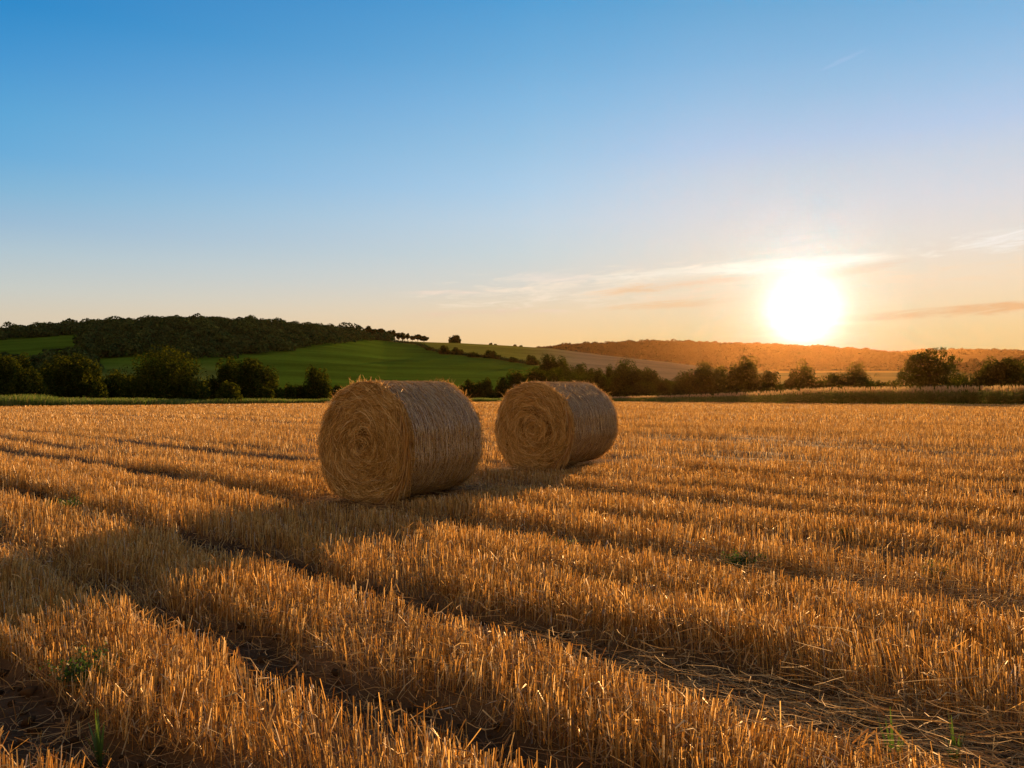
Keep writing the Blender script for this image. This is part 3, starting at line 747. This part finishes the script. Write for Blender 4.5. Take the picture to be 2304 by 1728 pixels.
# trees on the hillside and its crest
CR = 'trees in the row along the hill crest'
for q, (px, top, w, lab) in enumerate([
  (829, 735, 17, 'first tree of the crest row, half merged with the wood'), (842, 740, 15, 'second tree of the crest row, light showing under it'),
  (857, 739, 17, 'third and broadest tree of the crest row by the wood'), (874, 744, 13, 'fourth tree of the crest row, right after the broadest'),
  (885, 744, 12, 'slim tall tree in the middle of the crest row'), (896, 748, 10, 'thin tree right of the slim tall one on the crest'),
  (906, 750, 12, 'rounded tree before the gap in the crest row'), (917, 751, 9, 'last small tree before the gap in the crest row'),
  (928, 755, 12, 'first tree right of the gap in the crest row'), (940, 753, 15, 'taller tree right of the gap in the crest row'), (954, 757, 17, 'end tree of the crest row, widest of the outer three')]):
    tree(px, top - 1 + q % 3, w * (.9 + .13 * ((q * 5) % 4)), 700 + (q * 7) % 12, lab, group=CR, leaf=.24, squat=.3 + .04 * (q % 3), dens=.75, seed=q)
tree(1023, 754, 25, 705, 'lone round tree standing by itself on the bare hill crest', leaf=.22, squat=.12)
for px, top, w, lab in [(1104, 772, 7, 'tiny bush on the crest, first right of the lone tree'), (1115, 774, 6, 'tiny bush on the crest, second right of the lone tree'), (1159, 775, 6, 'tiny dark bush on the crest near the far ridge'), (1172, 777, 7, 'tiny bush on the crest where the far ridge begins')]:
    tree(px, top, w, 705, lab, group='bushes dotted on the hill crest', leaf=.24, **BU)
HB = 'bushes along the hedge across the hillside'
for px, top, w, bot, lab in [(965, 781, 15, 788, 'topmost small bush of the hillside hedge'), (1000, 777, 22, 797, 'tall rounded bush near the top of the hillside hedge'), (1029, 783, 25, 798, 'broad low bush below the lone crest tree'),
  (1065, 790, 22, 804, 'low bush halfway down the hillside hedge'), (1104, 787, 27, 806, 'largest round bush of the hillside hedge'), (1122, 799, 13, 808, 'little bush hugging the right of the largest hedge bush'), (1155, 803, 18, 815, 'small round bush in the lower hillside hedge'), (1199, 799, 27, 821, 'round tree-like bush at the foot of the hillside hedge')]:
    tree(px, top, w, raydepth(px, bot, 250, 700), lab, group=HB, leaf=.2, **BU)

def far_clump(rng, n, flat=.8):                        # unit crown of leaf clumps
    d = unit(rng.normal(size=(n, 3))); d[:, 2] = np.where(d[:, 2] < -.35, -d[:, 2], d[:, 2])
    k = rng.normal(size=(7, 3)); k = unit(k)
    bump = np.max(np.clip(d @ k.T - .72, 0, 1) / .28, axis=1)
    p = d * ((.80 + .26 * bump) * rng.uniform(.93, 1.04, n))[:, None]
    q = p.copy(); q[:, 2] = q[:, 2] * flat + .55; return q, unit(d + .5 * (p - d))

def hedge_strip():
    rng = np.random.default_rng(31); C = []
    p = np.array(HEDGE[:9], float)
    L = np.linspace(0, len(p) - 1.001, 260)
    for s in L:
        i = int(s); f = s - i; q = p[i] * (1 - f) + p[i + 1] * f
        D = raydepth(q[0], q[1] - 1, 250, 705, 300); x = (q[0] - CX) / FOC * D
        z = float(terrain(np.array([x]), np.array([D]))[0]); h = rng.uniform(.8, 1.7) 
        n = 26; C.append(np.array([x, D, z]) + rng.normal(size=(n, 3)) * np.array([1.3, 1.0, h * .33]) + np.array([0, 0, h * .5]))
    r = tag(obj('hedge', mesh('hedge', *leaves(np.concatenate(C), .45, rng), M['leaf_far'])), 'thin dark hedge running down across the green hillside', 'hedge')
hedge_strip()

def wood(name, label, D0, D1, t0, t1, spacing, test, rad0, nleaf, lsize, hscale, seed, mat='leaf_ridge'):
    rng = np.random.default_rng(seed)
    temps = [far_clump(rng, nleaf) for _ in range(10)]
    A = .5 * (t1 - t0) * (D1 ** 2 - D0 ** 2); n = int(A / spacing ** 2)
    D = np.sqrt(rng.random(n) * (D1 ** 2 - D0 ** 2) + D0 ** 2); t = rng.uniform(t0, t1, n); x = t * D
    z = terrain(x, D); px, py = to_px(x, D, z); k = test(px, py, D, z); x, D, z = x[k], D[k], z[k]
    C = []; NR = []; SZ = []
    for xx, yy, zz in zip(x, D, z):
        s = rad0 * rng.choice([.75, .9, 1.0, 1.15, 1.3, 1.6], p=[.2, .25, .25, .15, .1, .05]); T_, N_ = temps[rng.integers(10)]; a = rng.random() * 6.28; ca, sa = math.cos(a), math.sin(a)
        C.append(np.stack([xx + s * (T_[:, 0] * ca - T_[:, 1] * sa), yy + s * (T_[:, 0] * sa + T_[:, 1] * ca), zz - .15 * s + T_[:, 2] * s * hscale * rng.uniform(.8, 1.2)], 1))
        SZ.append(np.full(len(T_), lsize * max(1.0, s / rad0)))
        NR.append(np.stack([N_[:, 0] * ca - N_[:, 1] * sa, N_[:, 0] * sa + N_[:, 1] * ca, N_[:, 2]], 1))
    C = np.concatenate(C); NR = np.concatenate(NR)
    tag(obj(name, mesh(name, *leaves(C, np.concatenate(SZ), rng, 0, NR), M[mat])), label, 'woodland', kind='stuff')
WOOD_A = [(-400, 640), (905, 640), (880, 769), (865, 767), (812, 769), (760, 774), (734, 778), (682, 787), (578, 801), (453, 815), (312, 801), (208, 808), (190, 790), (172, 762), (160, 754), (0, 768), (-400, 795)]
WOOD_B = [(-400, 822), (0, 820), (86, 815), (140, 806), (208, 810), (208, 840), (-400, 840)]
wood('woodland', 'dark dense wood covering the left hill', 280, 735, -.9, -.13, 8.2, lambda px, py, D, z: (in_poly(px, py, WOOD_A) & (D < 702 + 30 * (px < 870))) | in_poly(px, py, WOOD_B) | ((D > 698) & (px < 868)), 4.9, 230, .62, .92, 41, 'leaf_far')
wood('woodland', 'hazy wooded ridge under the setting sun', 1225, 1530, -.02, .62, 8.0, lambda px, py, D, z: (py < 842) & (px < 2120), 5.0, 60, 1.3, .85, 42)
wood('woodland', 'dim wooded spur at the right behind the dark spreading tree', 990, 1125, .53, .95, 7.5, lambda px, py, D, z: (px > 2110 + (1100 - D) * .6), 4.6, 70, 1.1, .9, 43)
wood('woodland', 'pale farthest wooded ridge at the right', 2420, 2640, .42, 1.0, 15.0, lambda px, py, D, z: px > 1950, 8.0, 40, 2.4, .75, 44)
wood('woodland', 'hedge trees scattered across the valley fields', 700, 960, .30, .66, 34.0, lambda px, py, D, z: (np.abs(((D + .15 * px) % 90) - 45) < 9), 3.2, 60, .8, .9, 45, 'leaf_far')

# ---------------------------------------------------------------- the strip beyond the stubble
def verge():
    rng = RNG; B = Bag()
    n = 90000; px = rng.uniform(-500, 1660, n); t = (px - CX) / FOC
    E = edge(t); D = E + rng.uniform(-.3, 6, n); k = rng.random(n) < D / 165
    t, D, px = t[k], D[k], px[k]; n = len(t); x = t * D; z = terrain(x, D)
    h = (.45 + .5 * fbm(x * .3, D * .3, 3)) * rng.uniform(.6, 1.25, n) * (1 + .5 * sstep(350, 60, px))
    a = rng.random(n) * 6.28; lean = rng.normal(0, .25, (n, 2))
    P = np.zeros((n, 3, 3)); s = np.array([0, .6, 1.0])[None]
    P[..., 0] = x[:, None] + lean[:, :1] * h[:, None] * s ** 2; P[..., 1] = D[:, None] + lean[:, 1:] * h[:, None] * s ** 2; P[..., 2] = z[:, None] - .03 + h[:, None] * s
    B.add(*strips(P, rng.uniform(.02, .045, n)[:, None] * np.array([1, .8, .2])[None], np.stack([np.cos(a), np.sin(a), 0 * a], 1)))
    tag(obj('verge_grass', B.mesh('verge_grass', M['grass'])), 'band of green grass along the far edge of the stubble', 'grass', kind='stuff')
verge()
def maize():
    rng = RNG; B = Bag()
    n = 3600; px = rng.uniform(1370, 3000, n) ; t = (px - CX) / FOC; E = edge(t); D = E + 1.2 + 5 * rng.random(n) ** 1.4
    k = rng.random(n) < D / 165 * 1.1; t, D, px = t[k], D[k], px[k]; n = len(t); x = t * D; z = terrain(x, D)
    H = np.interp(px, [1370, 1500, 1600, 1700, 1850, 2304], [.9, 1.15, 1.35, 1.6, 2.0, 2.15]) * rng.uniform(.82, 1.12, n)
    # stalk, leaves, tassel
    for q in range(9):
        f = rng.uniform(.12, .88, n) if q else np.full(n, .5)
        a = rng.random(n) * 6.28; o = np.stack([np.cos(a), np.sin(a)], 1); L = H * rng.uniform(.25, .42, n)
        P = np.zeros((n, 4, 3)); s = np.array([0, .4, .75, 1.0])
        up = np.array([0, .3, .32, .1]); 
        for i in range(4):
            P[:, i, :2] = np.stack([x, D], 1) + o * (L * s[i])[:, None]; P[:, i, 2] = np.maximum(z + H * f * .9 + L * up[i], z + .02)
        W = np.array([.03, .05, .04, .008])[None] * rng.uniform(.8, 1.3, n)[:, None] * (H / 2)[:, None]
        B.add(*strips(P, W, unit(np.stack([-o[:, 1], o[:, 0], rng.normal(0, .5, n)], 1))))
    P = np.zeros((n, 2, 3)); P[:, 0] = np.stack([x, D, z - .05], 1); P[:, 1] = np.stack([x, D, z + H * .95], 1)
    B.add(*tubes(P, np.full((n, 2), .018), 3))
    for q in range(5):
        a = rng.random(n) * 6.28; sp = rng.uniform(.03, .22, n); L = H * rng.uniform(.16, .30, n)
        P = np.zeros((n, 3, 3)); b = np.stack([x, D, z + H * .88], 1); s = [0, .6, 1.0]
        for i in range(3):
            P[:, i] = b; P[:, i, 0] += np.cos(a) * sp * s[i] ** 1.3; P[:, i, 1] += np.sin(a) * sp * s[i] ** 1.3; P[:, i, 2] += L * s[i]
        W = np.array([.016, .034, .014])[None] * np.ones((n, 1)) 
        B.add(*strips(P, W, np.stack([-np.sin(a), np.cos(a), 0 * a], 1)), m=1)
    tag(obj('maize_crop', B.mesh('maize_crop', [M['maize'], M['tassel']])), 'tall green standing crop with golden tassels beyond the stubble on the right', 'crop', kind='stuff')
maize()

# ---------------------------------------------------------------- weeds in the tracks
def weed(px, py, size, label, grassy=False):
    rng = np.random.default_rng(int(px)); D = FOC * CAM_H / (py - CY); x = (px - CX) / FOC * D
    z = float(ground_z(np.array([x]), np.array([D]))[0])
    name, cat = ('grass_tuft', 'grass tuft') if grassy else ('weed', 'weed')
    r = Bag(); n = 9 if grassy else 34
    a = rng.random(n) * 6.28; o = np.stack([np.cos(a), np.sin(a)], 1); L = size * rng.uniform(.5, 1.1, n); sp = rng.uniform(.1, .35, n) if grassy else rng.uniform(.3, .95, n)
    k = 5; s = np.linspace(0, 1, k); P = np.zeros((n, k, 3))
    for i in range(k):
        P[:, i, :2] = o * (L * sp * s[i] ** 1.3)[:, None]; P[:, i, 2] = L * (s[i] * (1.05 - .5 * sp * s[i]))
    W = np.array([.5, .9, 1, .7, .15])[None] * (.006 if grassy else .004) * np.ones((n, 1))
    r.add(*strips(P, W, np.stack([-o[:, 1], o[:, 0], 0 * a], 1)))
    if not grassy:
        for i in range(1, k):
            C = np.repeat(P[:, i], 9, 0) + rng.normal(0, size * .07, (9 * n, 3)); C[:, 2] = np.maximum(C[:, 2], .01)
            r.add(*leaves(C, size * .045, rng, .6))
    tag(obj(name, r.mesh(name, M['weed']), loc=(x, D, z - .01)), label, cat, 'green weeds and tufts in the stubble')
weed(195, 1545, .2, 'bushy green weed in the dark track at the bottom left')
weed(1262, 1242, .16, 'small green weed in the track right of the nearer bale')
weed(1668, 1280, .2, 'bright green weed by the flattened straw on the right')
weed(2105, 1305, .16, 'pale weed among stubble near the right photo edge')
weed(150, 1150, .22, 'green weed in the left track above the long shadow')
weed(1900, 1215, .14, 'faint weed among stubble in the right middle of the field')
weed(2012, 1740, .30, 'green grass tuft at the bottom edge, left of two', True)
weed(2150, 1725, .26, 'green grass tuft at the bottom edge, right of two', True)
weed(225, 1700, .24, 'grass tuft at the bottom left below the bushy weed', True)

# ---------------------------------------------------------------- air
def haze():
    b = (-3700, -3700, -8.0, 3700, 3700, HAZE_TOP)
    V = [(x, y, z) for z in (b[2], b[5]) for y in (b[1], b[4]) for x in (b[0], b[3])]
    F = [(0, 2, 3, 1), (4, 5, 7, 6), (0, 1, 5, 4), (2, 6, 7, 3), (0, 4, 6, 2), (1, 3, 7, 5)]
    m, nt = nodes('evening_haze')
    v = N(nt, 'ShaderNodeVolumePrincipled'); v.inputs['Density'].default_value = HAZE_D; v.inputs['Color'].default_value = (*HAZE_C, 1)
    v.inputs['Anisotropy'].default_value = HAZE_G
    o = N(nt, 'ShaderNodeOutputMaterial'); nt.links.new(v.outputs[0], o.inputs['Volume'])
    tag(obj('haze', mesh('haze', V, F, m)), 'warm evening haze over the valley', 'haze', kind='stuff')
haze()

# ---------------------------------------------------------------- sky
def srgb(r, g, b):
    f = lambda c: (c / 255 / 12.92) if c <= 10.3 else ((c / 255 + .055) / 1.055) ** 2.4
    return (f(r), f(g), f(b))
def scale2(nt, col, k):
    n = N(nt, 'ShaderNodeVectorMath', operation='SCALE'); nt.links.new(col, n.inputs[0]); n.inputs['Scale'].default_value = k
    return n.outputs[0]
def world():
    w = bpy.data.worlds.new('World'); S.world = w; w.use_nodes = True
    nt = w.node_tree; L = nt.links; nt.nodes.clear()
    m = lambda op, a, b=None, c=None: math1(nt, op, a, b, c)
    tc = N(nt, 'ShaderNodeTexCoord'); sx = N(nt, 'ShaderNodeSeparateXYZ'); L.new(tc.outputs['Generated'], sx.inputs[0])
    x, y, z = sx.outputs
    el = m('MULTIPLY', m('ARCSINE', m('MINIMUM', m('MAXIMUM', z, -1), 1)), 57.2958)
    az = m('MULTIPLY', m('ARCTAN2', x, y), 57.2958)
    ga, ge = 20.1, 4.95                                  # centre of the sun's glare
    s = (math.sin(rad(ga)) * math.cos(rad(ge)), math.cos(rad(ga)) * math.cos(rad(ge)), math.sin(rad(ge)))
    dot = m('ADD', m('ADD', m('MULTIPLY', x, s[0]), m('MULTIPLY', y, s[1])), m('MULTIPLY', z, s[2]))
    gam = m('MULTIPLY', m('ARCCOSINE', m('MINIMUM', m('MAXIMUM', dot, -1), 1)), 57.2958)
    eln = m('MULTIPLY', el, 1 / 90)
    q = lambda e: max(e, 0) / 90
    left = ramp(nt, eln, [(q(0), srgb(228, 196, 158)), (q(4.2), srgb(217, 202, 178)), (q(5.8), srgb(202, 204, 196)), (q(8.1), srgb(178, 198, 208)), (q(9.8), srgb(156, 188, 212)), (q(11.7), srgb(132, 182, 214)), (q(13.8), srgb(106, 172, 216)), (q(16), srgb(92, 166, 214)), (q(19.2), srgb(66, 150, 208)), (q(22.3), srgb(22, 136, 200)), (q(26), srgb(12, 124, 192)), (q(34), srgb(36, 108, 172)), (q(50), srgb(74, 98, 136)), (q(90), srgb(104, 102, 106))])
    mid = ramp(nt, eln, [(q(0), srgb(250, 196, 120)), (q(3.3), srgb(250, 206, 146)), (q(5.2), srgb(240, 212, 174)), (q(7.1), srgb(222, 214, 200)), (q(9.3), srgb(206, 214, 214)), (q(11.5), srgb(196, 212, 224)), (q(13.9), srgb(176, 206, 230)), (q(16.6), srgb(156, 196, 226)), (q(19.3), srgb(136, 186, 224)), (q(22), srgb(114, 174, 218)), (q(25.7), srgb(86, 160, 212)), (q(34), srgb(60, 126, 184)), (q(50), srgb(74, 98, 136)), (q(90), srgb(104, 102, 106))])
    right = ramp(nt, eln, [(q(0), srgb(250, 190, 105)), (q(3.5), srgb(250, 208, 146)), (q(5.1), srgb(250, 216, 170)), (q(7), srgb(246, 221, 190)), (q(9.4), srgb(234, 222, 210)), (q(11.8), srgb(222, 218, 220)), (q(14.1), srgb(206, 212, 223)), (q(16.1), srgb(186, 204, 230)), (q(18.8), srgb(160, 194, 226)), (q(21.4), srgb(136, 183, 222)), (q(25.1), srgb(106, 168, 213)), (q(34), srgb(70, 130, 186)), (q(50), srgb(76, 98, 134)), (q(90), srgb(104, 102, 106))])
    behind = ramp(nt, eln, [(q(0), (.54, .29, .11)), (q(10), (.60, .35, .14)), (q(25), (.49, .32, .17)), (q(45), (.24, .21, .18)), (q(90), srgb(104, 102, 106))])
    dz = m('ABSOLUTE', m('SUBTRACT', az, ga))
    def lin(v, lo, hi, kind='LINEAR'):
        r = N(nt, 'ShaderNodeMapRange', interpolation_type=kind); L.new(v, r.inputs[0]); r.inputs[1].default_value = lo; r.inputs[2].default_value = hi
        return r.outputs[0]
    base = mixc(nt, lin(az, -33, 2), left, mid)
    base = mixc(nt, lin(az, -1, 17, 'SMOOTHSTEP'), base, right)
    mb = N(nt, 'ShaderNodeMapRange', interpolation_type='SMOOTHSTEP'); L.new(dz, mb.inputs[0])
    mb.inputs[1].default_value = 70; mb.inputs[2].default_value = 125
    # streaks of thin cloud
    def gauss(v, c, wd): 
        d = m('DIVIDE', m('SUBTRACT', v, c), wd); return m('EXPONENT', m('MULTIPLY', m('MULTIPLY', d, d), -1))
    cv = N(nt, 'ShaderNodeCombineXYZ')
    L.new(m('MULTIPLY', az, .30), cv.inputs[0]); L.new(m('ADD', m('MULTIPLY', el, 2.3), m('MULTIPLY', az, -.12)), cv.inputs[1])
    n1 = N(nt, 'ShaderNodeTexNoise'); n1.inputs['Scale'].default_value = 1.0; n1.inputs['Detail'].default_value = 7; n1.inputs['Roughness'].default_value = .66; n1.inputs['Distortion'].default_value = .7
    L.new(cv.outputs[0], n1.inputs['Vector']); nz = n1.outputs['Fac']
    def streak(ca, wa, ce, we, tilt, lo=.42, hi=.62):
        e2 = m('SUBTRACT', el, m('MULTIPLY', m('SUBTRACT', az, ca), tilt))
        g = m('MULTIPLY', gauss(az, ca, wa), gauss(e2, ce, we))
        nm = N(nt, 'ShaderNodeMapRange', interpolation_type='SMOOTHSTEP'); L.new(m('ADD', nz, m('MULTIPLY', m('SUBTRACT', g, 1), .32)), nm.inputs[0])
        nm.inputs[1].default_value = lo - .05; nm.inputs[2].default_value = hi + .12
        return m('MULTIPLY', nm.outputs[0], lin(g, .12, .45, 'SMOOTHSTEP'))
    def put(base, fac, col, k): return mixc(nt, m('MINIMUM', m('MULTIPLY', fac, k), 1), base, col)
    base = put(base, streak(8, 16, 6.9, 1.7, .05, .36, .54), srgb(255, 232, 205), .85)
    base = put(base, streak(20, 17, 6.1, 1.7, .03, .38, .60), srgb(250, 206, 158), .7)
    base = put(base, streak(3.2, 3.2, 7.6, .35, -.02, .2, .5), srgb(250, 228, 210), .7)
    base = put(base, streak(-4.5, 3.2, 6.55, .16, .02, .2, .5), srgb(250, 222, 200), .6)
    base = put(base, streak(33, 9, 8.9, .9, .10, .36, .58), (1.0, .93, .86), .8)
    base = put(base, streak(27, 16, 6.5, 2.0, .06, .45, .62), srgb(255, 226, 190), .5)
    base = put(base, streak(10.5, 5.5, 6.8, .46, .09, .28, .48), srgb(246, 202, 156), .9)
    base = put(base, streak(-2, 10, 5.1, .5, .05, .42, .6), srgb(236, 196, 170), .5)
    base = put(base, streak(11.5, 4.5, 5.6, .26, .05, .22, .40), srgb(246, 200, 150), .9)
    base = put(base, streak(31, 7.5, 4.6, .34, .035, .18, .40), srgb(244, 184, 124), .9)
    base = put(base, streak(23.5, 3, 7.5, .3, .14, .2, .45), srgb(244, 204, 160), .75)
    base = put(base, streak(22.6, 1.3, 20.6, .14, .30, .1, .4), srgb(190, 208, 240), .22)
    base = put(base, streak(18.5, 6.5, 8.05, .42, .02, .1, .45), (1.25, 1.15, 1.0), .5)
    base = put(base, streak(10.5, 4.5, 7.75, .3, .05, .2, .5), srgb(255, 240, 220), .8)
    # glare round the sun; the unseen sky opposite is an added warm fill for the bales
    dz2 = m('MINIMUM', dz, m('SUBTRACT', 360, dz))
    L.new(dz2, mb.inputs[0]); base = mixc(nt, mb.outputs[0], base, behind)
    gl = lambda a, b: m('MULTIPLY', m('EXPONENT', m('MULTIPLY', m('POWER', m('DIVIDE', gam, b[0]), b[1]), -1)), a)
    def scale(col, fac):
        cb = N(nt, 'ShaderNodeCombineColor')
        for i in range(3): L.new(m('MULTIPLY', fac, col[i]), cb.inputs[i])
        return cb.outputs[0]
    base = mixc(nt, 1.0, base, scale((1.0, .98, .93), m('MULTIPLY', m('ADD', gl(1.7, (1.75, 1.9)), gl(.55, (3.3, 1.4))), m('ADD', m('MULTIPLY', nz, .9), .55))), 'ADD')
    base = mixc(nt, 1.0, base, scale((.75, .86, .95), gl(.05, (4.0, 1.2))), 'ADD')
    # the ramps above are the sky as seen through the evening haze: take off what the haze itself adds towards the sun
    sd = (math.sin(SUN_AZ) * math.cos(SUN_EL), math.cos(SUN_AZ) * math.cos(SUN_EL), math.sin(SUN_EL))
    cs = m('ADD', m('ADD', m('MULTIPLY', x, sd[0]), m('MULTIPLY', y, sd[1])), m('MULTIPLY', z, sd[2]))
    g = HAZE_G
    ph = m('DIVIDE', (1 - g * g) / (4 * math.pi), m('POWER', m('SUBTRACT', 1 + g * g, m('MULTIPLY', cs, 2 * g)), 1.5))
    ln = m('DIVIDE', HAZE_TOP - CAM_H, m('MAXIMUM', z, .032))
    ex = m('MULTIPLY', m('MULTIPLY', ph, ln), SUN_E * HAZE_D * 1.06 / SKYK)
    cut = scale(tuple(SUN_C[i] * HAZE_C[i] for i in range(3)), ex)
    def vm(op, a, b):
        n = N(nt, 'ShaderNodeVectorMath', operation=op); L.new(a, n.inputs[0]); L.new(b, n.inputs[1]); return n.outputs[0]
    sb = N(nt, 'ShaderNodeSeparateXYZ'); L.new(vm('SUBTRACT', base, cut), sb.inputs[0]); cb = N(nt, 'ShaderNodeCombineXYZ')
    for i in range(3):                                 # smooth floor at zero
        q_ = sb.outputs[i]
        L.new(m('MULTIPLY', m('ADD', q_, m('SQRT', m('ADD', m('MULTIPLY', q_, q_), .002))), .5), cb.inputs[i])
    base = cb.outputs[0]
    sk = N(nt, 'ShaderNodeTexSky', sky_type='NISHITA', sun_disc=False, sun_elevation=SUN_EL, sun_rotation=SUN_AZ)
    sk.dust_density = .15; sk.ozone_density = 5; sk.air_density = 1.0
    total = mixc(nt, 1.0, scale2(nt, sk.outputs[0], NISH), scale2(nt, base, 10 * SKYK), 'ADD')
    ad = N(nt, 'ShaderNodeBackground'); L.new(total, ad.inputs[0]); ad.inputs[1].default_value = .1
    o = N(nt, 'ShaderNodeOutputWorld'); L.new(ad.outputs[0], o.inputs[0])
NISH, SKYK = .03, .525
world()

sun = bpy.data.lights.new('sun', 'SUN'); so = bpy.data.objects.new('sun', sun); link(so)
sun.energy = SUN_E; sun.angle = rad(.6); sun.color = SUN_C
so.rotation_euler = (rad(90) - SUN_EL, 0, math.pi - SUN_AZ)   # shines from azimuth SUN_AZ

cam = bpy.data.cameras.new('camera'); co = bpy.data.objects.new('camera', cam); link(co)
cam.lens = 28; cam.sensor_width = 36; cam.clip_start = .05; cam.clip_end = 20000
co.location = (0, 0, CAM_H); co.rotation_euler = (math.pi / 2, 0, 0)
S.camera = co
S.view_settings.view_transform = 'Standard'; S.view_settings.look = 'None'; S.view_settings.exposure = .9; S.view_settings.gamma = 1
S.render.engine = 'CYCLES'
c = S.cycles; c.max_bounces = 6; c.diffuse_bounces = 3; c.glossy_bounces = 2; c.transmission_bounces = 4; c.volume_bounces = 0
c.use_denoising = True; c.sample_clamp_indirect = 6
